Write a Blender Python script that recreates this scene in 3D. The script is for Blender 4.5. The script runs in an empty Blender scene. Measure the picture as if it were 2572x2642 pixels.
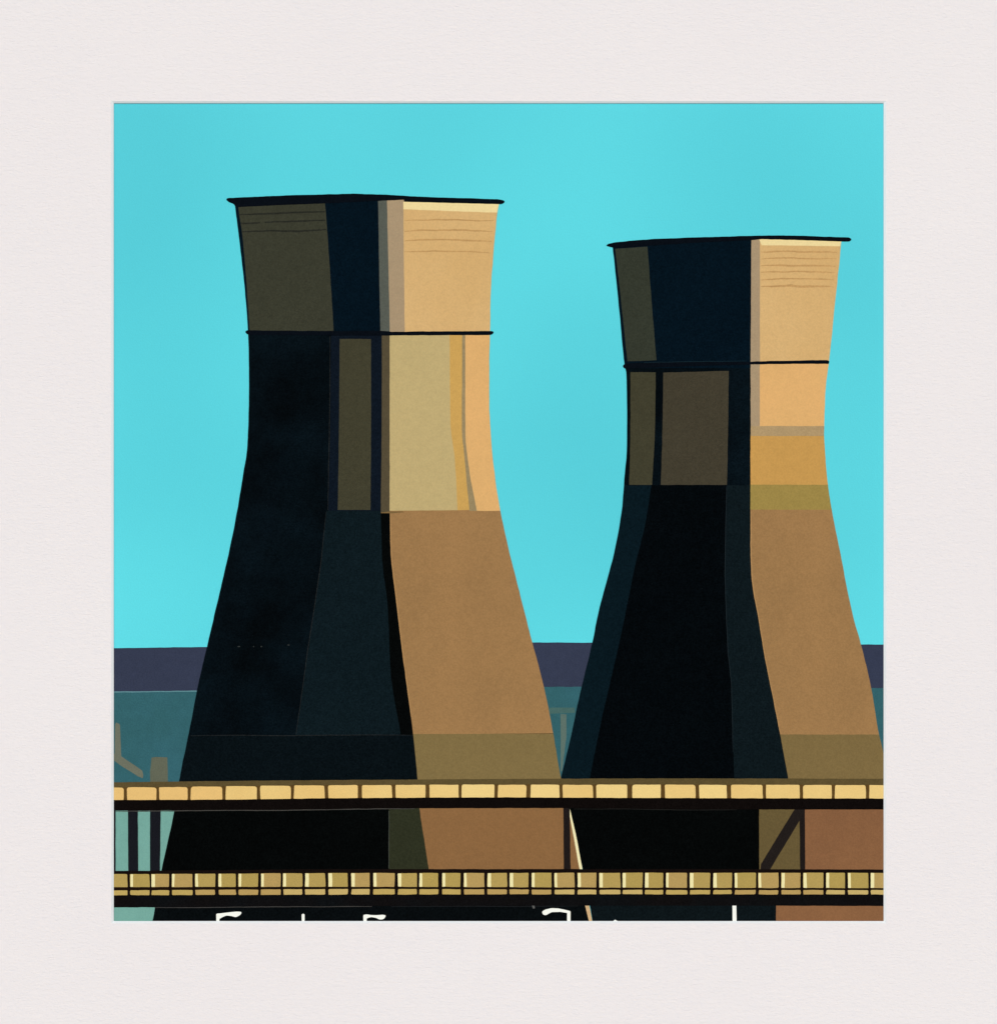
# A mounted layered picture of two cooling towers behind a double-deck viaduct.
# The photograph shows a flat, mounted artwork, so it is built as that object: a thick
# bevelled card mount over a sheet, with every depicted piece a cut and painted layer
# of real thickness.  One unit of P below is one pixel of the photograph = 0.5 mm.
import bpy, bmesh, math, random
from mathutils import noise, Vector

S = 0.0005
CX, CY, CZ = 1286.0, 1321.0, 1.5
scene = bpy.context.scene
col = scene.collection
rng = random.Random(7)

# ------------------------------------------------------------------ helpers
LIGHT = (1.095, 1.05, 0.995)      # daylight response of a white sheet on this wall

def lin(c):
    c = c / 255.0
    return c / 12.92 if c <= 0.04045 else ((c + 0.055) / 1.055) ** 2.4

def rgb(r, g, b):
    return tuple(min(0.95, lin(v) / k) for v, k in zip((r, g, b), LIGHT))

def new_mat(name):
    m = bpy.data.materials.new(name)
    m.use_nodes = True
    nt = m.node_tree
    nt.nodes.clear()
    out = nt.nodes.new('ShaderNodeOutputMaterial')
    bs = nt.nodes.new('ShaderNodeBsdfPrincipled')
    nt.links.new(bs.outputs[0], out.inputs[0])
    return m, nt, bs

MATS = {}
def paint(r, g, b, mott=0.10, grain=0.10, other=None, rough=0.72, spec=0.0, bump=0.3, wash=11.0, shift=(0, 0, 0)):
    """brush-laid matt paint: broad mottling, fine grain, a little relief"""
    key = (r, g, b, mott, grain, other, rough, spec, bump, wash, shift)
    if key in MATS:
        return MATS[key]
    m, nt, bs = new_mat('paint_%d_%d_%d' % (r, g, b))
    N, L = nt.nodes, nt.links
    tc = N.new('ShaderNodeTexCoord')
    n1 = N.new('ShaderNodeTexNoise'); n1.inputs['Scale'].default_value = wash; n1.inputs['Detail'].default_value = 5
    n2 = N.new('ShaderNodeTexNoise'); n2.inputs['Scale'].default_value = 520; n2.inputs['Detail'].default_value = 3
    n3 = N.new('ShaderNodeTexNoise'); n3.inputs['Scale'].default_value = 90; n3.inputs['Detail'].default_value = 4
    for n in (n1, n2, n3):
        L.new(tc.outputs['Object'], n.inputs['Vector'])
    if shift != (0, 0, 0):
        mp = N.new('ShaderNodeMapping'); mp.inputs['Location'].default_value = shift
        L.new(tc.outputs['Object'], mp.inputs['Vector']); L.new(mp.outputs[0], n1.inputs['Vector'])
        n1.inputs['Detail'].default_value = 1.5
    base = rgb(r, g, b)
    alt = rgb(*other) if other else tuple(v * 0.8 for v in base)
    ramp = N.new('ShaderNodeMapRange'); ramp.inputs[1].default_value = 0.35; ramp.inputs[2].default_value = 0.65
    L.new(n1.outputs['Fac'], ramp.inputs[0])
    mx = N.new('ShaderNodeMix'); mx.data_type = 'RGBA'
    mx.inputs['A'].default_value = (*base, 1); mx.inputs['B'].default_value = (*alt, 1)
    ml = N.new('ShaderNodeMath'); ml.operation = 'MULTIPLY'; ml.inputs[1].default_value = 1.0 if other else min(1, mott * 2)
    L.new(ramp.outputs[0], ml.inputs[0]); L.new(ml.outputs[0], mx.inputs['Factor'])
    a = N.new('ShaderNodeMath'); a.operation = 'MULTIPLY_ADD'
    a.inputs[1].default_value = 5.0 * grain; a.inputs[2].default_value = 1.0 - 2.5 * grain
    L.new(n2.outputs['Fac'], a.inputs[0])
    c = N.new('ShaderNodeMath'); c.operation = 'MULTIPLY_ADD'
    c.inputs[1].default_value = 1.6 * mott; c.inputs[2].default_value = 1.0 - 0.8 * mott
    L.new(n3.outputs['Fac'], c.inputs[0])
    ac = N.new('ShaderNodeMath'); ac.operation = 'MULTIPLY'
    L.new(a.outputs[0], ac.inputs[0]); L.new(c.outputs[0], ac.inputs[1])
    sc = N.new('ShaderNodeVectorMath'); sc.operation = 'SCALE'
    L.new(mx.outputs['Result'], sc.inputs[0]); L.new(ac.outputs[0], sc.inputs['Scale'])
    L.new(sc.outputs[0], bs.inputs['Base Color'])
    bs.inputs['Roughness'].default_value = rough
    bs.inputs['Specular IOR Level'].default_value = spec
    bp = N.new('ShaderNodeBump'); bp.inputs['Strength'].default_value = bump; bp.inputs['Distance'].default_value = 0.0004
    L.new(n2.outputs['Fac'], bp.inputs['Height']); L.new(bp.outputs[0], bs.inputs['Normal'])
    MATS[key] = m
    return m

def mono(pts):
    """monotone cubic x(y) through points given as (x, y)"""
    pts = sorted(pts, key=lambda p: p[1])
    X = [p[0] for p in pts]; Y = [p[1] for p in pts]
    n = len(X)
    d = [(X[i + 1] - X[i]) / (Y[i + 1] - Y[i]) for i in range(n - 1)]
    m = [d[0]] + [0 if d[i - 1] * d[i] <= 0 else 2 / (1 / d[i - 1] + 1 / d[i]) for i in range(1, n - 1)] + [d[-1]]
    def f(y):
        if y <= Y[0]: return X[0] + m[0] * (y - Y[0])
        if y >= Y[-1]: return X[-1] + m[-1] * (y - Y[-1])
        i = max(k for k in range(n - 1) if Y[k] <= y)
        h = Y[i + 1] - Y[i]; t = (y - Y[i]) / h
        return ((2*t**3 - 3*t**2 + 1) * X[i] + (t**3 - 2*t**2 + t) * h * m[i]
                + (-2*t**3 + 3*t**2) * X[i + 1] + (t**3 - t**2) * h * m[i + 1])
    return f

def const(x): return lambda y: x

def strip(lf, rf, y0, y1, y0r=None, y1r=None, n=28):
    """outline between two edge curves, top y0 (y0r at right), bottom y1 (y1r at right)"""
    y0r = y0 if y0r is None else y0r
    y1r = y1 if y1r is None else y1r
    R = [(rf(y0r + (y1r - y0r) * i / n), y0r + (y1r - y0r) * i / n) for i in range(n + 1)]
    Lf = [(lf(y1 + (y0 - y1) * i / n), y1 + (y0 - y1) * i / n) for i in range(n + 1)]
    return R + Lf

def dens(pts, step=9.0):
    out = []
    for (x0, y0), (x1, y1) in zip(pts, pts[1:] + pts[:1]):
        k = max(1, int(math.hypot(x1 - x0, y1 - y0) / step))
        for i in range(k):
            out.append((x0 + (x1 - x0) * i / k, y0 + (y1 - y0) * i / k))
    return out

def wob(x, y, amp):
    v = noise.noise_vector(Vector((x / 26, y / 26, 3.1))) * 0.75 + noise.noise_vector(Vector((x / 8, y / 8, 9.7))) * 0.35
    return x + v.x * amp, y + v.y * amp

def smooth(pts, k=6):
    """closed Catmull-Rom"""
    n = len(pts); out = []
    for i in range(n):
        p0, p1, p2, p3 = (pts[(i + j - 1) % n] for j in range(4))
        for s in range(k):
            t = s / k
            out.append(tuple(0.5 * (2*p1[a] + (p2[a]-p0[a])*t + (2*p0[a]-5*p1[a]+4*p2[a]-p3[a])*t*t
                                    + (3*p1[a]-p0[a]-3*p2[a]+p3[a])*t**3) for a in (0, 1)))
    return out

def soft(pts, step=7.0, it=2):
    """a drawn outline with small rounded corners"""
    pts = dens(pts, step)
    for _ in range(it):
        o = []
        for (x0, y0), (x1, y1) in zip(pts, pts[1:] + pts[:1]):
            o += [(x0 * .75 + x1 * .25, y0 * .75 + y1 * .25), (x0 * .25 + x1 * .75, y0 * .25 + y1 * .75)]
        pts = o
    return pts

def rrect(x0, y0, x1, y1, r=4.0, jit=1.0):
    o = []
    for cx, cy, a in ((x1, y0, -90), (x1, y1, 0), (x0, y1, 90), (x0, y0, 180)):
        rr = max(0.8, r * rng.uniform(0.3, 1.4))
        sx = -1 if cx == x1 else 1
        sy = -1 if cy == y1 else 1
        jx, jy = rng.uniform(-jit, jit) * 0.7, rng.uniform(-jit, jit) * 0.5
        for i in range(4):
            an = math.radians(a + 30 * i)
            o.append((cx + jx + sx * rr + rr * math.cos(an), cy + jy + sy * rr + rr * math.sin(an)))
    return o

XMIN, XMAX, YMIN, YMAX = 287.0, 2286.0, 259.0, 2384.0
def world(x, y, h):
    return Vector(((x - CX) * S, -h * 0.001, CZ + (CY - y) * S))

def piece(name, pts, h0, h1, m, parent=None, amp=0.9, step=9.0):
    """one cut layer: outline in P units, from height h0 to h1 (millimetres above the sheet)"""
    pts = [wob(x, y, amp) for x, y in dens(pts, step)]
    pts = [(min(max(x, XMIN), XMAX), min(max(y, YMIN), YMAX)) for x, y in pts]
    q = []
    for p in pts:
        if not q or math.hypot(p[0] - q[-1][0], p[1] - q[-1][1]) > 0.15: q.append(p)
    pts = q
    area = sum(a[0] * b[1] - b[0] * a[1] for a, b in zip(pts, pts[1:] + pts[:1]))
    if area > 0: pts.reverse()              # front face towards the viewer
    off = Vector((0, 0, 0))
    p = parent
    while p is not None:
        off += p.location; p = p.parent
    bm = bmesh.new()
    F = [bm.verts.new(world(x, y, h1) - off) for x, y in pts]
    B = [bm.verts.new(world(x, y, h0) - off) for x, y in pts]
    f = bm.faces.new(F)
    n = len(F)
    for i in range(n):
        j = (i + 1) % n
        bm.faces.new((F[i], B[i], B[j], F[j]))
    f.normal_update()
    if f.normal.y > 0:
        bmesh.ops.reverse_faces(bm, faces=bm.faces[:])
    bmesh.ops.triangulate(bm, faces=[f])
    me = bpy.data.meshes.new(name)
    bm.to_mesh(me); bm.free()
    me.materials.append(m)
    o = bpy.data.objects.new(name, me)
    col.objects.link(o)
    if parent is not None: o.parent = parent
    return o

def stroke(pts, w, taper=0.35):
    """outline of a hand-drawn line of width w"""
    n = len(pts); up = []; dn = []
    for i, (x, y) in enumerate(pts):
        a = pts[max(0, i - 1)]; b = pts[min(n - 1, i + 1)]
        dx, dy = b[0] - a[0], b[1] - a[1]; l = math.hypot(dx, dy) or 1
        t = i / (n - 1) if n > 1 else 0
        ww = w * (taper if i in (0, n - 1) else rng.uniform(0.8, 1.1)) / 2
        up.append((x - dy / l * ww, y + dx / l * ww)); dn.append((x + dy / l * ww, y - dx / l * ww))
    return up + dn[::-1]

def thing(name, label, cat, x, y, h=0.0, group=None):
    o = bpy.data.objects.new(name, None)
    o.empty_display_size = 0.02
    o.location = world(x, y, h)
    col.objects.link(o)
    return tag(o, label, cat, group)

def tag(o, label=None, cat=None, group=None, kind=None):
    if label: o['label'] = label
    if cat: o['category'] = cat
    if group: o['group'] = group
    if kind: o['kind'] = kind
    return o

def lab(o, text):
    o['label'] = text
    return o

# ------------------------------------------------------------------ place: wall and ground
def box(name, x0, x1, y0, y1, z0, z1, m, parent=None):
    bm = bmesh.new()
    bmesh.ops.create_cube(bm, size=1)
    for v in bm.verts:
        v.co = Vector(((x0 if v.co.x < 0 else x1), (y0 if v.co.y < 0 else y1), (z0 if v.co.z < 0 else z1)))
    me = bpy.data.meshes.new(name); bm.to_mesh(me); bm.free(); me.materials.append(m)
    o = bpy.data.objects.new(name, me); col.objects.link(o)
    if parent: o.parent = parent
    return o

def plain(name, c, scale, rough=0.9, bump=0.3):
    m, nt, bs = new_mat(name)
    N, L = nt.nodes, nt.links
    tc = N.new('ShaderNodeTexCoord'); n = N.new('ShaderNodeTexNoise'); n.inputs['Scale'].default_value = scale; n.inputs['Detail'].default_value = 8
    L.new(tc.outputs['Object'], n.inputs['Vector'])
    mx = N.new('ShaderNodeMix'); mx.data_type = 'RGBA'
    mx.inputs['A'].default_value = (*[v * 0.85 for v in c], 1); mx.inputs['B'].default_value = (*[min(1, v * 1.12) for v in c], 1)
    L.new(n.outputs['Fac'], mx.inputs['Factor']); L.new(mx.outputs['Result'], bs.inputs['Base Color'])
    bs.inputs['Roughness'].default_value = rough
    bp = N.new('ShaderNodeBump'); bp.inputs['Strength'].default_value = bump; bp.inputs['Distance'].default_value = 0.003
    L.new(n.outputs['Fac'], bp.inputs['Height']); L.new(bp.outputs[0], bs.inputs['Normal'])
    return m

tag(box('ground', -400, 400, -400, 400, -0.2, 0.0, plain('paving_concrete', (0.30, 0.29, 0.28), 3)), kind='structure')
tag(box('wall', -5, 5, 0.012, 0.25, 0.0, 3.2, plain('wall_plaster', (0.55, 0.54, 0.53), 30)), kind='structure')

# ------------------------------------------------------------------ the card mount
MB, MF = 1.45, 3.6                    # mount back / front (mm above the sheet)
A = (295.0, 267.0, 2278.0, 2375.8)   # opening at the back of the bevel (P)
BW = dict(l=5.6, t=4.6, r=5.8, b=5.2)
O = (A[0] - BW['l'], A[1] - BW['t'], A[2] + BW['r'], A[3] + BW['b'])
E = (-210.0, -220.0, 2782.0, 2862.0) # outer edge of the board

def mount_paper():
    m, nt, bs = new_mat('laid_white_card')
    N, L = nt.nodes, nt.links
    tc = N.new('ShaderNodeTexCoord')
    mp = N.new('ShaderNodeMapping'); mp.inputs['Scale'].default_value = (0.36, 1.0, 1.0)
    L.new(tc.outputs['Object'], mp.inputs['Vector'])
    n1 = N.new('ShaderNodeTexNoise'); n1.inputs['Scale'].default_value = 470; n1.inputs['Detail'].default_value = 3
    n1.inputs['Distortion'].default_value = 0.6
    L.new(mp.outputs[0], n1.inputs['Vector'])
    mp2 = N.new('ShaderNodeMapping'); mp2.inputs['Scale'].default_value = (0.12, 1.0, 1.0)
    L.new(tc.outputs['Object'], mp2.inputs['Vector'])
    n2 = N.new('ShaderNodeTexNoise'); n2.inputs['Scale'].default_value = 260; n2.inputs['Detail'].default_value = 2
    L.new(mp2.outputs[0], n2.inputs['Vector'])
    ad = N.new('ShaderNodeMath'); ad.operation = 'MULTIPLY_ADD'; ad.inputs[1].default_value = 0.5
    L.new(n2.outputs['Fac'], ad.inputs[0]); L.new(n1.outputs['Fac'], ad.inputs[2])
    bp = N.new('ShaderNodeBump'); bp.inputs['Strength'].default_value = 0.8; bp.inputs['Distance'].default_value = 0.0009
    L.new(ad.outputs[0], bp.inputs['Height']); L.new(bp.outputs[0], bs.inputs['Normal'])
    n3 = N.new('ShaderNodeTexNoise'); n3.inputs['Scale'].default_value = 2.2; n3.inputs['Detail'].default_value = 2
    L.new(tc.outputs['Object'], n3.inputs['Vector'])
    mx = N.new('ShaderNodeMix'); mx.data_type = 'RGBA'
    mx.inputs['A'].default_value = (*rgb(235, 229, 230), 1); mx.inputs['B'].default_value = (*rgb(239, 234, 234), 1)
    L.new(n3.outputs['Fac'], mx.inputs['Factor']); L.new(mx.outputs['Result'], bs.inputs['Base Color'])
    bs.inputs['Roughness'].default_value = 0.95; bs.inputs['Specular IOR Level'].default_value = 0.05
    return m

mount = thing('picture_mount', 'wide off-white mount with fine laid grain and a slanted inner edge, surrounding the picture', 'mount', 1286, E[3], 0)
def ring_mesh(name, r0, h0, r1, h1, m, parent, side=False):
    """frame-shaped sheet between rectangle r0 (at h0) and r1 (at h1); optional outer side wall and back"""
    bm = bmesh.new()
    def cor(r, h): return [bm.verts.new(world(x, y, h) - parent.location) for x, y in ((r[0], r[1]), (r[2], r[1]), (r[2], r[3]), (r[0], r[3]))]
    a = cor(r0, h0); b = cor(r1, h1)
    for i in range(4):
        j = (i + 1) % 4
        bm.faces.new((a[i], a[j], b[j], b[i]))
    if side:
        c = cor(r0, MB)
        for i in range(4):
            j = (i + 1) % 4
            bm.faces.new((c[i], c[j], a[j], a[i]))
        d = cor(A, MB)
        for i in range(4):
            j = (i + 1) % 4
            bm.faces.new((d[i], d[j], c[j], c[i]))
    bmesh.ops.recalc_face_normals(bm, faces=bm.faces[:])
    me = bpy.data.meshes.new(name); bm.to_mesh(me); bm.free(); me.materials.append(m)
    o = bpy.data.objects.new(name, me); col.objects.link(o); o.parent = parent
    return o
board = ring_mesh('board', E, MF, O, MF, mount_paper(), mount, side=True)
bev = ring_mesh('bevel', O, MF, A, MB, paint(241, 243, 244, mott=0.01, grain=0.02, bump=0.05), mount)

# ------------------------------------------------------------------ the sheet: sky, hills, land
def rect(x0, y0, x1, y1): return [(x0, y0), (x1, y0), (x1, y1), (x0, y1)]
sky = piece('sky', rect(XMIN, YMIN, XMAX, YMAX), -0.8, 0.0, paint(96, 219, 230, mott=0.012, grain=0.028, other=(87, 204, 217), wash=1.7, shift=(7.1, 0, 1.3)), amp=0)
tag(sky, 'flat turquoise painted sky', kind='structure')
h_top = [(287, 1672.5), (540, 1669), (1373, 1657.5), (1530, 1658), (2220, 1662.5), (2286, 1663)]
hills = piece('hills', h_top + [(2286, 1800), (287, 1800)], 0.0, 0.10, paint(54, 60, 80, mott=0.16, grain=0.12))
tag(hills, 'slate purple band of distant hills', kind='structure')
t_top = [(287, 1784.5), (515, 1782), (1400, 1772), (1500, 1772), (2245, 1775), (2286, 1775)]
land = piece('terrain', t_top + [(2286, 2120), (287, 2120)], 0.0, 0.18, paint(50, 94, 100, mott=0.16, grain=0.10, other=(54, 100, 110)))
tag(land, 'deep teal land below the hills', kind='structure')
fg = piece('terrain', rect(287, 2070, 470, 2384), 0.0, 0.26, paint(117, 167, 156, mott=0.10, grain=0.05))
tag(fg, 'pale sea green ground at the lower left', kind='structure')
edge = piece('path', stroke([(287, 1785.5), (360, 1784.8), (440, 1784), (512, 1783)], 3.0, 1.0), 0.18, 0.22, paint(96, 138, 146))
tag(edge, 'thin pale line along the top of the teal land', kind='structure')

taupe = paint(108, 112, 97, mott=0.15, grain=0.08)
t = thing('bent_pipe', 'faint taupe bent pipe at the far left of the teal land', 'pipe', 300, 2005, 0.18)
piece('pipe', [(298, 1868), (301, 1864), (309, 1868), (311, 1872), (314, 1951), (368, 1988), (371, 1999), (370, 2008), (357, 2003), (312, 1975), (295, 1962), (288, 1955), (288, 1942), (297, 1945)], 0.18, 0.30, taupe, t)
t = thing('chimney_block', 'small square taupe block standing just above the left end of the upper railing', 'building', 415, 2016, 0.18)
piece('wall', [(392, 1955), (402, 1953), (433, 1954), (434, 2020), (389, 2020), (388, 1990)], 0.18, 0.30, paint(98, 102, 86, mott=0.15, grain=0.08), t)
t = thing('land_post', 'faint taupe T-shaped post in the teal gap between the two towers', 'post', 1450, 1990, 0.18)
piece('post', [(1446, 1842), (1461, 1843), (1461, 1900), (1450, 1990), (1446, 1990)], 0.18, 0.34, paint(92, 112, 104, mott=0.15, grain=0.08), t)
piece('crossbar', [(1408, 1828), (1425, 1825), (1482, 1826), (1484, 1839), (1425, 1841), (1410, 1842)], 0.18, 0.30, paint(72, 104, 100, mott=0.2, grain=0.08), t)

# ------------------------------------------------------------------ paints of the towers
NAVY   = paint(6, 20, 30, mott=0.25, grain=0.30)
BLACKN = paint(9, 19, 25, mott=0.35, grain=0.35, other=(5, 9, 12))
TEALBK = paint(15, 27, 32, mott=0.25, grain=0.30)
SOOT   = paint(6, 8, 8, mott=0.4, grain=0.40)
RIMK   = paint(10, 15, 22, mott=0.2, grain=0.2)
OLIVE  = paint(58, 59, 47, mott=0.16, grain=0.16)
OLIVE2 = paint(65, 63, 47, mott=0.14, grain=0.14)
OLIVE3 = paint(52, 56, 46, mott=0.16, grain=0.16)
DKOLV  = paint(46, 49, 34, mott=0.16, grain=0.18)
GREY   = paint(88, 92, 84, mott=0.14, grain=0.10)
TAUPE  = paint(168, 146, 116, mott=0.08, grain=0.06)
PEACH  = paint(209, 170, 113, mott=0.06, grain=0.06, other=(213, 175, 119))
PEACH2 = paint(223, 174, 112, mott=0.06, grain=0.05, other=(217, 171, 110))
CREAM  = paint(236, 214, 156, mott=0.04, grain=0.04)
KHAKI  = paint(190, 169, 118, mott=0.07, grain=0.06)
OCHRE  = paint(202, 160, 88, mott=0.08, grain=0.06)
OCHRE2 = paint(197, 151, 82, mott=0.08, grain=0.06)
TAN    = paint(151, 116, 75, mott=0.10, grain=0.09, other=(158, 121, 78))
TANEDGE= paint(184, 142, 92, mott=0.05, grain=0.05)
DRAB   = paint(128, 109, 69, mott=0.09, grain=0.09)
BROWN  = paint(83, 74, 55, mott=0.1, grain=0.1)
BRICK  = paint(138, 101, 64, mott=0.08, grain=0.08)
BRICK2 = paint(130, 91, 62, mott=0.08, grain=0.08, other=(138, 97, 65))
MUSTARD= paint(156, 134, 72, mott=0.09, grain=0.08)
LINE_D = paint(42, 43, 37, mott=0.3, grain=0.2)
LINE_P = paint(194, 154, 100, mott=0.2, grain=0.1)
SEAM   = paint(34, 37, 38, mott=0.5, grain=0.4)
SPARK  = paint(52, 56, 55, mott=0.3, grain=0.2)

H = 0.55   # face of a tower's shell
def seam(pts, w, parent, h=H + 0.14, m=None, name='seam'):
    return piece(name, stroke(pts, w, 0.6), h - 0.08, h, m or SEAM, parent, amp=0.7, step=6)

def scuffs(parent, pts, h):
    for i, (x, y, w) in enumerate(pts):
        piece('scuff', smooth([(x - w, y), (x, y - 1.6), (x + w, y + 0.4), (x, y + 1.8)], 3), h - 0.05, h, SPARK, parent, amp=0.3, step=4)

# ================================================================== LEFT TOWER
T = thing('cooling_tower', 'taller black and tan cooling tower, left of the other, with grey strip under its rim', 'cooling tower', 930, 2376, 0, 'pair of cooling towers')
L1 = mono([(605.5, 522), (617.3, 614), (629.1, 716), (640.1, 848), (642.2, 900), (643.2, 989), (641.8, 1083.6), (638.0, 1159), (628, 1225), (613.6, 1312), (598, 1394), (567, 1530), (534.5, 1669), (508.3, 1785), (491, 1875.6), (463, 2014), (451, 2090), (417.6, 2246), (394.6, 2376)])
R1 = mono([(1290, 515), (1283, 551), (1273, 653), (1266, 755), (1264, 856), (1262.3, 942), (1262, 1027), (1267.5, 1140), (1277.5, 1235), (1290.3, 1315), (1308.3, 1400), (1333, 1500), (1358.5, 1600), (1373, 1657), (1404.4, 1778), (1424.6, 1879), (1446.7, 2006), (1468.2, 2092), (1501, 2239), (1528, 2376)])
shell = piece('shell', strip(L1, R1, 515, 2390, n=90), 0.0, H, BLACKN, T)
lab(shell, 'near-black tapering shell')
p = lambda nm, pts, h, m, text=None, par=T: (lab(piece(nm, pts, H, H + h, m, par), text) if text else piece(nm, pts, H, H + h, m, par))
# upper drum
p('upper_drum', strip(L1, const(1000), 518, 858), 0.10, NAVY, 'navy band of shell above the ring')
ol = p('panel', strip(mono([(615.3, 534), (628.5, 630), (645, 852)]), mono([(839, 524), (848, 640), (861.5, 853.4)]), 534.4, 853, 524.1, 854), 0.20, OLIVE, 'dark olive panel under the rim')
for pts in ([(616.5, 554), (690, 551.5), (770, 548), (839, 546.8)], [(622, 576), (648, 576.5), (672, 575)], [(684, 574), (760, 571), (840, 568.5)], [(626, 598), (700, 595.5), (770, 597), (842, 592.5)]):
    piece('line', stroke(pts, 5.2, 0.6), H + 0.20, H + 0.26, LINE_D, ol, amp=1.2, step=5)
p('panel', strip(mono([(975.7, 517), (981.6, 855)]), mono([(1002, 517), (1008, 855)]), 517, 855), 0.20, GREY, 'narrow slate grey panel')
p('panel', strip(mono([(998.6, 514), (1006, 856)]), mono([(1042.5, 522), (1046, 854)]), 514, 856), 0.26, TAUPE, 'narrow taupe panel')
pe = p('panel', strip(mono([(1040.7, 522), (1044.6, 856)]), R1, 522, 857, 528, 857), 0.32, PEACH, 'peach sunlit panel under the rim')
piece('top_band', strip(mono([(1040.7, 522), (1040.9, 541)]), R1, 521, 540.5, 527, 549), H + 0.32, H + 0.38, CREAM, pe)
for y, w in ((571, 1.5), (597, 2.2), (622, 2.4), (651, 1.8)):
    pts = [(1044 + (R1(y) - 1051) * i / 6, y + (4.5 if y > 575 else 2) * ((i - 2.6) / 3.4) ** 2 - 3 + rng.uniform(-1, 1)) for i in range(7)]
    piece('line', stroke(pts, w + 2.2, 0.4), H + 0.32, H + 0.36, LINE_P, pe, amp=1.4, step=5)
# rim and ring
lab(piece('rim', soft([(583.5, 515.5), (587, 511.2), (640, 508.8), (688, 506.8), (760, 503.8), (822, 502), (912.7, 500), (995, 502.6), (1050, 506), (1101.8, 508.8), (1200, 511.5), (1286.9, 514.7), (1300, 517.5), (1302.7, 521.5), (1295, 526.8), (1200, 522.5), (1101.8, 517.6), (1040, 516), (985, 518), (840, 525), (700, 530), (608, 535), (603, 525.5), (592, 522.5)]), 0.0, H + 0.55, RIMK, T), 'black overhanging rim')
lab(piece('ring', soft([(632.5, 857), (637, 852), (700, 853.5), (860, 854.5), (985, 853.5), (1010, 856), (1020, 858), (1060, 855.5), (1160, 854.8), (1262, 854.2), (1272, 854.5), (1274.5, 859.5), (1266, 864.6), (1160, 865), (1060, 865.2), (985, 866), (860, 865), (700, 864.5), (640, 863.5)]), 0.0, H + 0.50, RIMK, T), 'thin black ring round the waist')
# waist
frame = p('panel', strip(mono([(854.5, 866), (853, 1080), (847.4, 1318)]), const(990), 866, 1318), 0.08, paint(15, 23, 33, mott=0.2, grain=0.25), 'dark navy panel in the waist')
seam([(852, 868), (852, 1000), (850, 1130), (846.5, 1316)], 2.4, T, H + 0.13)
p('panel', strip(mono([(876.7, 874), (875.5, 1060), (872, 1315)]), mono([(957.6, 874), (957.8, 1100), (956, 1316)]), 874.7, 1315.5), 0.16, OLIVE2, 'tall olive panel in the waist')
p('panel', strip(mono([(985.6, 865), (985, 1100), (982.5, 1323)]), const(1009), 865, 1323), 0.16, BROWN, 'narrow brown panel in the waist')
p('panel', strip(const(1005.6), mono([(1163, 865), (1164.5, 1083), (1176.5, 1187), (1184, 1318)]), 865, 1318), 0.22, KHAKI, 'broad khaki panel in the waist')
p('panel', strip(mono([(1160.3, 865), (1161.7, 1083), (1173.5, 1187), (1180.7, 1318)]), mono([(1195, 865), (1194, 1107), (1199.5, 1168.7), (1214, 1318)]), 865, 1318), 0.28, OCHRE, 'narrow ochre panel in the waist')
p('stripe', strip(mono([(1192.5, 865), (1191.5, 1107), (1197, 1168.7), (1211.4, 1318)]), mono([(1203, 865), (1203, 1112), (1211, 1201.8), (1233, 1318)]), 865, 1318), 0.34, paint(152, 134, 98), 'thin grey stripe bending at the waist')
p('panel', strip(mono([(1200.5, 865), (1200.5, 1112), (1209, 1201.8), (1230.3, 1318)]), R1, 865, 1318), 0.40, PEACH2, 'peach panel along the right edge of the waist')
# lower shell
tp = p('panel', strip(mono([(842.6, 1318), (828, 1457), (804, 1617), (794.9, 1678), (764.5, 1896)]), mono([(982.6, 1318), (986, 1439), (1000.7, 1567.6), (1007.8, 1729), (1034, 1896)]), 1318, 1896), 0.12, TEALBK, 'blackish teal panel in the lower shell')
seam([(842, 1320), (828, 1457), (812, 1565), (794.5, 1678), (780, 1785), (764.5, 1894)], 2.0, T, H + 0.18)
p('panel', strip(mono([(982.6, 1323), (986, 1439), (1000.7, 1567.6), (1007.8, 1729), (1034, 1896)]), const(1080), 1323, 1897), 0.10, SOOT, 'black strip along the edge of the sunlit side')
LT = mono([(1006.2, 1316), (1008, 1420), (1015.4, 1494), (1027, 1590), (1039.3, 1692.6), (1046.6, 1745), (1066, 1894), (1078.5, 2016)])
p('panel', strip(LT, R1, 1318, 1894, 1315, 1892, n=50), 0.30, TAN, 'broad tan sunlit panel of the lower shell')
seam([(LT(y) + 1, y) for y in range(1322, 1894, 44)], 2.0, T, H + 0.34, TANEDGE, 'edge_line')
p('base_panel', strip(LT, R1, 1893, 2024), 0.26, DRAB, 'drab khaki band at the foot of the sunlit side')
p('base_panel', strip(L1, const(1082), 1897, 2024), 0.16, paint(10, 18, 22, mott=0.3, grain=0.35), 'black band at the foot of the shaded side')
seam([(493, 1898), (600, 1896.5), (720, 1898), (840, 1896.5), (960, 1896), (1064, 1896.5)], 2.0, T, H + 0.22)
p('stripe', stroke([(983, 1323), (1008, 1322), (1042, 1321)], 5, 0.4), 0.44, paint(120, 96, 60), None)
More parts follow.
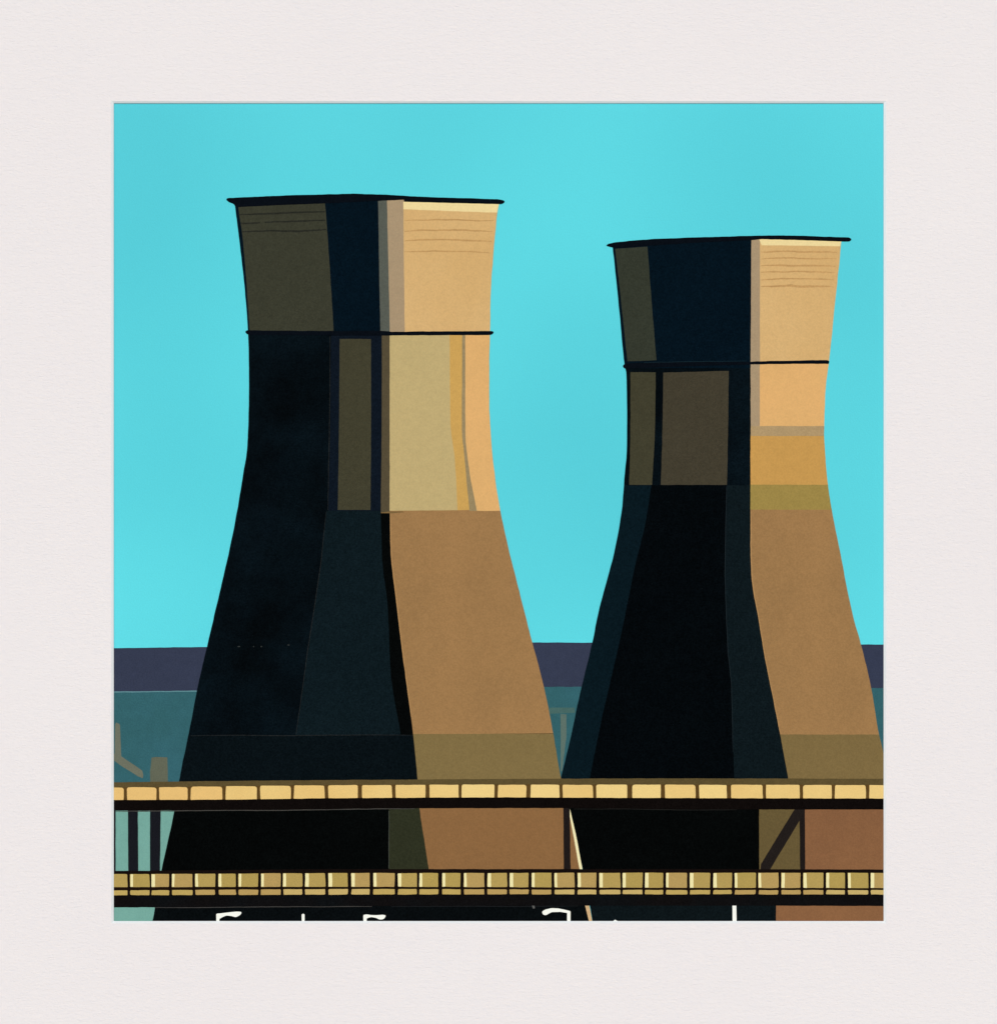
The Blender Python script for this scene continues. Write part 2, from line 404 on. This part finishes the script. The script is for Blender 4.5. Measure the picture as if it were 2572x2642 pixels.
# between and below the decks
p('base_panel', strip(L1, const(1090), 2080, 2260), 0.16, SOOT, 'black shell between the two decks')
seam([(1004, 2092), (1004, 2170), (1003.5, 2240)], 2.4, T, H + 0.30, paint(70, 74, 66))
p('base_panel', strip(const(1003.5), mono([(1086, 2084), (1110, 2244)]), 2080, 2250), 0.22, DKOLV, 'dark olive panel between the two decks')
p('base_panel', strip(mono([(1082, 2084), (1106.5, 2244)]), R1, 2080, 2250), 0.28, BRICK, 'brick brown panel between the two decks')
cs = [(R1(y) - 7 + (2 if y < 2100 else 0), y) for y in range(2088, 2252, 18)]
p('edge_stripe', [(1466.5, 2088), (1470, 2088), (1485, 2150), (1502, 2242), (1494.5, 2242), (1478, 2150)], 0.36, paint(238, 228, 180, mott=0.04, grain=0.04), 'cream sunlit edge between the decks')
p('base_panel', strip(L1, R1, 2320, 2390), 0.14, paint(9, 13, 15, mott=0.3, grain=0.4), None)
p('edge_stripe', [(1508, 2333), (1519, 2333), (1530, 2386), (1521.5, 2386)], 0.36, paint(206, 172, 128), 'tan sunlit edge below the lower deck')
scuffs(T, [(617, 1668, 4), (655, 1668, 1.5), (675, 1668, 2.5), (745, 1664, 3)], H + 0.06)

# ================================================================== RIGHT TOWER
T2 = thing('cooling_tower', 'shorter black and tan cooling tower, cut off by the right edge of the picture', 'cooling tower', 1870, 2376, 0, 'pair of cooling towers')
L2 = mono([(1579.5, 630), (1598.6, 814), (1610.7, 941), (1615.5, 965), (1617, 1043.6), (1616.8, 1152), (1610, 1238), (1606.5, 1289), (1599.5, 1345), (1582.3, 1433), (1562, 1510), (1546, 1569), (1529, 1652), (1492.6, 1806), (1474, 1894), (1447, 2006), (1418, 2130), (1360, 2376)])
R2 = mono([(2170.5, 615), (2151, 802), (2137.5, 935), (2130, 990), (2127, 1043), (2125, 1110), (2127.5, 1170), (2133, 1235), (2144.3, 1313), (2167, 1428.7), (2189.8, 1546), (2202, 1600), (2219.5, 1661), (2246, 1773), (2265.7, 1891), (2279, 1946), (2300, 2040)])
H2 = 0.58
L2b = mono([(1447, 2000), (1460, 2080), (1466, 2092), (1502, 2240), (1530, 2390)])
# the shell's outline: full height, its hidden foot meeting the left tower's edge
piece('shell', strip(L2, R2, 633, 2012, 616, 2012, n=80), 0.0, H2, BLACKN, T2)['label'] = 'near-black tapering shell'
q = lambda nm, pts, h, m, text=None, par=T2: (lab(piece(nm, pts, H2, H2 + h, m, par), text) if text else piece(nm, pts, H2, H2 + h, m, par))
q('upper_drum', strip(L2, const(1945), 634, 950, 616, 950), 0.10, NAVY, 'navy band of shell above the ring')
q('panel', strip(mono([(1586.5, 641), (1600, 760), (1618, 933)]), mono([(1670, 636), (1679, 760), (1693.4, 931)]), 642, 932, 636.5, 930), 0.18, OLIVE3, 'narrow dark olive panel under the rim')
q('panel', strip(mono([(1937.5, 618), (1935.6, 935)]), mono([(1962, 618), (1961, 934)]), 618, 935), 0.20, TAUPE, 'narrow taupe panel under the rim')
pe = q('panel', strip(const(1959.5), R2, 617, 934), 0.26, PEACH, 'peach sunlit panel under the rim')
piece('top_band', [(1957.5, 619), (1966, 617), (2050, 618), (2169.5, 624), (2166, 636), (2060, 634), (1964, 633)], H2 + 0.26, H2 + 0.34, CREAM, pe)
for y, w in ((650, 4.5), (666.5, 4), (684.5, 4.5), (702, 4.5), (720, 4), (738.5, 5.5)):
    xr = R2(y) - 8
    pts = [(1962 + (xr - 1962) * i / 7, y + rng.uniform(-1.6, 1.6) + 2 * ((i - 3) / 4) ** 2) for i in range(8)]
    piece('line', stroke(pts, w, 0.4), H2 + 0.26, H2 + 0.30, paint(196, 155, 101, mott=0.25, grain=0.1), pe, amp=1.6, step=5)
lab(piece('rim', soft([(1563, 635), (1567, 630), (1586.5, 625.4), (1640, 620), (1683, 617), (1804, 612.5), (1936.8, 608.6), (2010, 607.6), (2075.8, 608.5), (2190, 613.3), (2196.5, 618.5), (2190, 623.8), (2120, 621.6), (2050, 619.2), (1965, 617.5), (1940, 619.5), (1800, 626), (1660, 635), (1588, 640.5), (1580, 638.5), (1572, 636.6)]), 0.0, H2 + 0.50, RIMK, T2), 'black overhanging rim')
lab(piece('ring', soft([(1606.5, 947), (1606, 943), (1611, 938.5), (1640, 936), (1800, 934), (1935, 934), (1950, 932.3), (2050, 930.6), (2134, 929), (2139.5, 932.5), (2136, 938.5), (2050, 938.8), (1950, 940.2), (1935, 941), (1800, 944), (1640, 950), (1612, 951)]), 0.0, H2 + 0.46, RIMK, T2), 'thin black ring round the waist')
seam([(1660, 935.5), (1760, 933.5), (1850, 932.5), (1925, 931.5)], 1.6, T2, H2 + 0.50, paint(24, 42, 50))
q('panel', strip(mono([(1625.8, 960), (1625.5, 1100), (1622.8, 1252)]), mono([(1691.2, 961), (1689.2, 1104), (1681.4, 1252)]), 960.5, 1251), 0.16, OLIVE2, 'narrow olive panel in the waist')
q('panel', strip(mono([(1710.6, 961), (1708.5, 1104), (1704.3, 1252)]), mono([(1879.6, 957), (1877.5, 1100), (1874.6, 1252)]), 961.5, 1251, 957), 0.16, paint(66, 61, 48, mott=0.14, grain=0.14), 'broad olive panel in the waist')
q('panel', strip(const(1935.6), const(1962), 940, 1102), 0.20, TAUPE, 'narrow taupe panel in the waist')
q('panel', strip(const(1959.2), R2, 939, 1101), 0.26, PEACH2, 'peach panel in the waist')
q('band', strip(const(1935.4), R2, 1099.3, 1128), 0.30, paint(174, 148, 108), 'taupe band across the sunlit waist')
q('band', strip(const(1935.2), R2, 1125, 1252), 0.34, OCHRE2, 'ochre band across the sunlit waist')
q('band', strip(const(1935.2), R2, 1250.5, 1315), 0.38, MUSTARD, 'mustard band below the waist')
SB = mono([(1679.5, 1252), (1665.8, 1343), (1638.7, 1456), (1616, 1568.7), (1592, 1681.7), (1551.5, 1857), (1520, 2012)])
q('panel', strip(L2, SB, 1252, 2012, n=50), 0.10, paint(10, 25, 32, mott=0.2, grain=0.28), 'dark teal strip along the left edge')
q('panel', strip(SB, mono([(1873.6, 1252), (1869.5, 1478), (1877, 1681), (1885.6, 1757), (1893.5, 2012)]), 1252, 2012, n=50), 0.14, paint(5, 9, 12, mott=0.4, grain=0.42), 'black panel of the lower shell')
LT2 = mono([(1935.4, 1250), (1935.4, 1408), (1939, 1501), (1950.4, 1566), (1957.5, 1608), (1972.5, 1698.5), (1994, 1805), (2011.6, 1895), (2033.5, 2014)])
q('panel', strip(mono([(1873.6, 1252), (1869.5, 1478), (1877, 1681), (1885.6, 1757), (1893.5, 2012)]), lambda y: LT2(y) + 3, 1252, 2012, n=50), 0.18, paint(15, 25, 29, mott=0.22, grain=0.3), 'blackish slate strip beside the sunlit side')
seam([(1873.5, 1256), (1871, 1380), (1869.5, 1478), (1873, 1590), (1877.5, 1685), (1886, 1760), (1889, 1860), (1890, 1940)], 2.0, T2, H2 + 0.24, paint(28, 36, 40))
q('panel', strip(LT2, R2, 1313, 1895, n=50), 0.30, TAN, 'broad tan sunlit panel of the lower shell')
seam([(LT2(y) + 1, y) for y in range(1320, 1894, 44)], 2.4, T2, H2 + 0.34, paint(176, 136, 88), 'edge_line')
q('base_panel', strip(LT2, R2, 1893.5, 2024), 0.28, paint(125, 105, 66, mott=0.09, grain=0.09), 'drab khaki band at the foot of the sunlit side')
q('base_panel', strip(L2b, const(1962), 2080, 2260), 0.20, SOOT, 'black shell between the two decks')
q('base_panel', rect(1957.5, 2080, 2072, 2255), 0.26, paint(101, 86, 54, mott=0.1, grain=0.1), 'olive brown panel between the two decks')
q('base_panel', rect(2070, 2080, 2290, 2255), 0.30, BRICK2, 'brick brown panel between the two decks')
q('base_panel', strip(lambda y: L2b(y) + 1, const(2006), 2322, 2390), 0.20, paint(14, 22, 25, mott=0.3, grain=0.35), 'black shell below the lower deck')
q('base_panel', rect(2001, 2322, 2290, 2390), 0.26, BRICK2, 'brick brown panel below the lower deck')

# ================================================================== pillars between the decks
PIL = paint(25, 26, 32, mott=0.2, grain=0.2)
PIL2 = paint(31, 26, 25, mott=0.2, grain=0.2)
def pillar(x0, x1, label, m, x0b=None, x1b=None):
    x0b = x0 if x0b is None else x0b; x1b = x1 if x1b is None else x1b
    t = thing('pillar', label, 'pillar', (x0b + x1b) / 2, 2250, 0.9, 'dark pillars between the decks')
    piece('shaft', [(x0, 2082), (x1, 2082), (x1b, 2252), (x0b, 2252)], 0.26, 1.02, m, t, amp=0.7)
    return t
pillar(287, 299.3, 'thin dark pillar at the extreme left edge of the picture between the decks', PIL)
pillar(331.3, 356.5, 'wide dark pillar between two full strips of pale green', PIL, 332, 357.6)
pillar(388.4, 415.5, 'wide dark pillar beside the pale green triangle left of the taller tower', PIL, 388, 413.5)
pillar(1453, 1469.5, 'dark brown pillar at the cream edge between the towers, next to brick brown', PIL2, 1454.2, 1472)
t = pillar(2061, 2075.2, 'dark pillar with a diagonal brace forming a triangle on olive brown', PIL2, 2063.5, 2076.5)
piece('brace', [(2050, 2086), (2074, 2086), (2061, 2118), (1984, 2246), (1960.5, 2246), (1962, 2229)], 0.9, 1.06, paint(34, 29, 27, mott=0.2, grain=0.2), t, amp=0.8)

# ================================================================== UPPER DECK
railc = paint(92, 78, 48, mott=0.22, grain=0.14)
D = thing('viaduct_deck', 'upper viaduct deck with one row of long cream panels under an olive rail', 'bridge', 1286, 2088, 0.9, 'decks of the viaduct')
yt = mono([(2018.5, 280), (2016.5, 420), (2012, 900), (2009.5, 1300), (2008, 1700), (2009, 2290)])      # rail top, y as a function of x
yp = mono([(2031.5, 280), (2029, 500), (2025, 900), (2023.5, 1300), (2024, 1700), (2024.6, 2290)])     # panel top
yb = mono([(2063.8, 280), (2063.3, 500), (2058.8, 900), (2057, 1300), (2058.6, 1700), (2060, 2290)])     # panel bottom
ye = mono([(2091, 280), (2089, 700), (2085.5, 1000), (2084.5, 1400), (2088, 1900), (2088, 2290)])      # beam bottom
def along(f, g, n=40, x0=286, x1=2287):
    a = [(x0 + (x1 - x0) * i / n, f(x0 + (x1 - x0) * i / n)) for i in range(n + 1)]
    b = [(x1 + (x0 - x1) * i / n, g(x1 + (x0 - x1) * i / n)) for i in range(n + 1)]
    return a + b
piece('web', along(lambda x: yt(x) + 3, lambda x: yb(x) + 6), 0.6, 1.10, paint(96, 76, 42, mott=0.2, grain=0.12), D)
lab(piece('rail', along(yt, yp), 1.1, 1.26, railc, D), 'olive brown top rail')
lab(piece('beam', along(yb, ye), 0.26, 1.34, paint(16, 12, 11, mott=0.3, grain=0.3), D), 'black lower beam')
UP = [(286, 319.8), (328.7, 404.2), (411.9, 485.5), (493.2, 574.8), (583.7, 663.8), (672.6, 750.8), (758.9, 838.3), (847, 923.8), (933.8, 1011.5), (1020.5, 1098.2), (1107.9, 1182.6), (1191.5, 1275.8), (1284, 1357.8), (1368.3, 1443.3), (1451.9, 1529.6), (1538.2, 1618.2), (1630.3, 1704.2), (1714.7, 1793.2), (1802.9, 1874.8), (1885.7, 1966.5), (1975.8, 2061.7), (2071, 2144.1), (2152.7, 2232.7), (2241.3, 2287)]
creams = [paint(233, 201, 130, mott=0.04, grain=0.04, other=(227, 191, 120)), paint(229, 189, 119, mott=0.05, grain=0.04), paint(236, 206, 135, mott=0.04, grain=0.04)]
for i, (a, b) in enumerate(UP):
    xm = (a + b) / 2
    y0, y1 = yp(xm) + 0.5, yb(xm) + 3
    m = creams[1] if i < 4 else creams[2 if i in (11, 13, 15, 16, 18) else 0]
    piece('panel', rrect(a, y0, b, y1, r=5.0, jit=1.2), 1.10, 1.20, m, D, amp=1.0, step=6)
postm = paint(92, 68, 34, mott=0.25, grain=0.15)
for (a, b), (c, d) in zip(UP, UP[1:]):
    x = (b + c) / 2
    w = (c - b) * 0.42
    f = rng.uniform(0.8, 1.3)
    piece('post', [(x - w * 1.15, yp(x) - 3), (x + w * 1.15, yp(x) - 3), (x + w, yp(x) + 9), (x + w * 0.95, yb(x) - 8), (x + w * 1.1 * f, yb(x) + 3), (x - w * 1.1 * f, yb(x) + 3), (x - w * 0.95, yb(x) - 8), (x - w, yp(x) + 9)], 1.10, 1.22, postm, D, amp=0.9, step=5)
seam([(300 + 70 * i, ye(300 + 70 * i) + 1.5 + rng.uniform(-0.7, 0.7)) for i in range(12)], 2.2, D, 1.30, paint(74, 72, 68, mott=0.5))
seam([(1480 + 60 * i, ye(1480 + 60 * i) + 1.5 + rng.uniform(-0.7, 0.7)) for i in range(8)], 1.6, D, 1.30, paint(36, 35, 33, mott=0.5))

# ================================================================== LOWER DECK
D2 = thing('viaduct_deck', 'lower viaduct deck with two rows of small khaki panels, the upper ones edged in cream', 'bridge', 1286, 2338, 0.9, 'decks of the viaduct')
gt = mono([(2247, 280), (2242, 950), (2242, 1700), (2243, 2290)])
g1 = mono([(2255, 280), (2252, 950), (2251.3, 1700), (2251.3, 2290)])
g2 = mono([(2288.5, 280), (2287.8, 950), (2290, 1700), (2291, 2290)])
g3 = mono([(2297, 280), (2293.4, 950), (2295.5, 1700), (2296, 2290)])
g4 = mono([(2309.5, 280), (2307.7, 950), (2307, 1700), (2307.5, 2290)])
g5 = mono([(2341, 280), (2337, 950), (2336, 1700), (2337, 2290)])
dark = paint(22, 15, 13, mott=0.25, grain=0.25)
piece('web', along(lambda x: gt(x) + 3, lambda x: g4(x) + 5), 0.6, 1.10, paint(26, 17, 13, mott=0.2, grain=0.2), D2)
lab(piece('rail', along(gt, g1), 1.10, 1.24, dark, D2), 'black top rail')
piece('middle_rail', along(g2, g3), 1.10, 1.24, paint(30, 19, 13, mott=0.25, grain=0.2), D2, amp=1.1)
lab(piece('beam', along(g4, g5), 0.26, 1.32, paint(17, 14, 14, mott=0.3, grain=0.3, other=(14, 16, 18)), D2), 'black lower beam')
LO = [(286, 330.2), (337, 387), (392, 437.6), (444.5, 497.4), (504.3, 556.4), (564.5, 609.3), (615.9, 666.9), (673.8, 725), (730.9, 780.7), (787.6, 840), (848, 897.7), (906.5, 954), (963.2, 1018.5), (1026.3, 1075.7), (1081.9, 1131.2), (1141, 1188.4), (1196.5, 1249.8), (1257.6, 1308), (1314.7, 1363.7), (1371.4, 1422), (1429.7, 1481.8), (1489.6, 1538.2), (1545.2, 1600), (1605.2, 1657), (1663, 1710.8), (1717.4, 1772.2), (1778.8, 1831.2), (1839, 1886.8), (1894.2, 1948.6), (1955.6, 2006.9), (2014.7, 2064.4), (2071, 2122.4), (2129.7, 2178), (2186, 2238.6), (2245, 2287)]
khs = [paint(178, 153, 88, mott=0.08, grain=0.06), paint(180, 151, 92, mott=0.08, grain=0.06), paint(175, 151, 84, mott=0.08, grain=0.06)]
k2 = [paint(188, 162, 94, mott=0.08, grain=0.05), paint(182, 152, 92, mott=0.08, grain=0.05), paint(198, 172, 108, mott=0.08, grain=0.05)]
hi = paint(238, 228, 172, mott=0.05, grain=0.03)
for i, (a, b) in enumerate(LO):
    xm = (a + b) / 2
    y0, y1 = g1(xm), g2(xm)
    pn = piece('panel', rrect(a, y0, b, y1, r=2.2, jit=1.2), 1.10, 1.18, khs[(i * 5 + i // 3) % 3], D2, amp=0.9, step=6)
    if i > 0:
        w = rng.uniform(7.0, 9.5)
        piece('highlight', rrect(a + 0.5, y0 + 0.8, a + w, y1 - 0.8, r=1.2, jit=0.8), 1.18, 1.22, hi, pn, amp=0.7, step=5)
    piece('lower_panel', rrect(a + 0.4, g3(xm), b, g4(xm), r=2.6, jit=1.2), 1.10, 1.18, k2[(i * 3 + i // 4) % 3], D2, amp=0.9, step=6)
for (a, b), (c, d) in zip(LO, LO[1:]):
    x = (b + c) / 2; w = (c - b) * 0.36
    piece('post', [(x - w, g1(x) - 2), (x + w, g1(x) - 2), (x + w * 1.1, g4(x) + 2), (x - w * 1.1, g4(x) + 2)], 1.10, 1.26, dark, D2, amp=1.0, step=6)
seam([(400 + 70 * i, g5(400 + 70 * i) + 1.2 + rng.uniform(-0.7, 0.7)) for i in range(9)], 2.0, D2, 1.28, paint(70, 68, 66, mott=0.5))
seam([(1010 + 80 * i, g5(1010 + 80 * i) + 1.6 + rng.uniform(-0.7, 0.7)) for i in range(7)], 1.4, D2, 1.28, paint(34, 36, 38, mott=0.5))

# ================================================================== street lamps
WH = paint(246, 247, 238, mott=0.02, grain=0.02)
def lamp(label, pole, head=None, base=(0, 0)):
    t = thing('street_lamp', label, 'street lamp', base[0], 2380, 0.75, 'white street lamps along the bottom')
    piece('pole', pole, 0.7, 1.16, WH, t, amp=0.4, step=5)
    if head: piece('lamp_head', soft(head, 5), 0.7, 1.20, WH, t, amp=0.4, step=5)
lamp('white street lamp curving right, the largest and leftmost one, below the taller tower',
     [(558.8, 2358), (567, 2361), (567.5, 2386), (559.3, 2386)],
     [(559, 2357), (575, 2355.5), (592, 2353.5), (610, 2351.5), (623, 2352), (624, 2356), (618, 2362), (609, 2366), (598, 2363), (585, 2361.5), (574, 2366), (565, 2372), (560, 2366)], (563, 0))
lamp('plain white lamp pole with no head showing, left of centre', [(779, 2359), (782.5, 2357), (786.5, 2359), (786.5, 2386), (779.3, 2386)], None, (783, 0))
lamp('white street lamp curving right, low and short, its head nearest the middle of the picture',
     [(937.8, 2361), (946.5, 2362), (947, 2386), (938, 2386)],
     [(937.7, 2360), (946, 2358.8), (956, 2360.4), (970, 2361), (988, 2359.6), (996, 2361), (994.5, 2366), (989, 2371.5), (980, 2372), (970, 2367.5), (958, 2365.6), (949, 2368), (943, 2372), (938, 2368)], (942, 0))
lamp('white street lamp curving left, just left of the tan edge stripe',
     [(1462.8, 2351), (1471.4, 2351.5), (1471.4, 2386), (1462.8, 2386)],
     [(1398, 2353), (1401, 2349.5), (1408, 2346), (1422, 2342.8), (1440, 2343.2), (1458, 2347), (1471.4, 2350.5), (1470, 2356), (1460, 2354.5), (1445, 2352), (1424, 2352.6), (1415, 2357), (1409, 2361), (1401, 2360)], (1467, 0))
lamp('straight white lamp pole touching the lower deck, rightmost of the white poles', [(1888.6, 2334), (1898.6, 2334), (1899.4, 2386), (1888.9, 2386)], None, (1894, 0))
lamp('tiny white lamp tip poking up at the bottom edge right of the tan stripe', [(1580, 2377), (1586.5, 2372.6), (1593, 2376), (1596, 2386), (1578, 2386)], None, (1587, 0))
t = thing('lamp_bracket', 'tiny grey fleck of a bracket under the lower deck above the left-curving lamp', 'bracket', 1376, 2345, 0.9)
piece('bracket', [(1372, 2336), (1379, 2336.5), (1380, 2343), (1375, 2344)], 0.7, 1.34, paint(92, 92, 90), t, amp=0.4, step=4)

# ------------------------------------------------------------------ light
EL, AZ = math.radians(14), math.radians(-4)
w = bpy.data.worlds.new('World'); scene.world = w; w.use_nodes = True
nt = w.node_tree; nt.nodes.clear()
wo = nt.nodes.new('ShaderNodeOutputWorld'); bg = nt.nodes.new('ShaderNodeBackground')
sk = nt.nodes.new('ShaderNodeTexSky'); sk.sky_type = 'NISHITA'; sk.sun_disc = False
sk.sun_elevation = EL; sk.sun_rotation = math.radians(180) + AZ
bg.inputs['Strength'].default_value = 0.06
nt.links.new(sk.outputs[0], bg.inputs[0]); nt.links.new(bg.outputs[0], wo.inputs[0])
sd = bpy.data.lights.new('sun', 'SUN'); sd.energy = 2.6; sd.angle = math.radians(0.6); sd.color = (1.0, 0.97, 0.93)
so = bpy.data.objects.new('sun', sd); col.objects.link(so)
d = Vector((math.sin(AZ) * math.cos(EL), -math.cos(AZ) * math.cos(EL), math.sin(EL)))   # towards the sun
so.rotation_euler = d.to_track_quat('Z', 'Y').to_euler(); so.location = (0, -6, 5)

# ------------------------------------------------------------------ camera
DIST = 2.8
cd = bpy.data.cameras.new('camera'); cam = bpy.data.objects.new('camera', cd); col.objects.link(cam)
cam.location = (0, -DIST, CZ); cam.rotation_euler = (math.radians(90), 0, 0)
cd.sensor_fit = 'VERTICAL'; cd.sensor_height = 36; cd.lens = 36 * DIST / (2642 * S)
cd.clip_start = 0.05; cd.clip_end = 1500
scene.camera = cam

scene.view_settings.view_transform = 'Standard'
scene.view_settings.look = 'None'
scene.view_settings.exposure = 0.0
scene.view_settings.gamma = 1.0
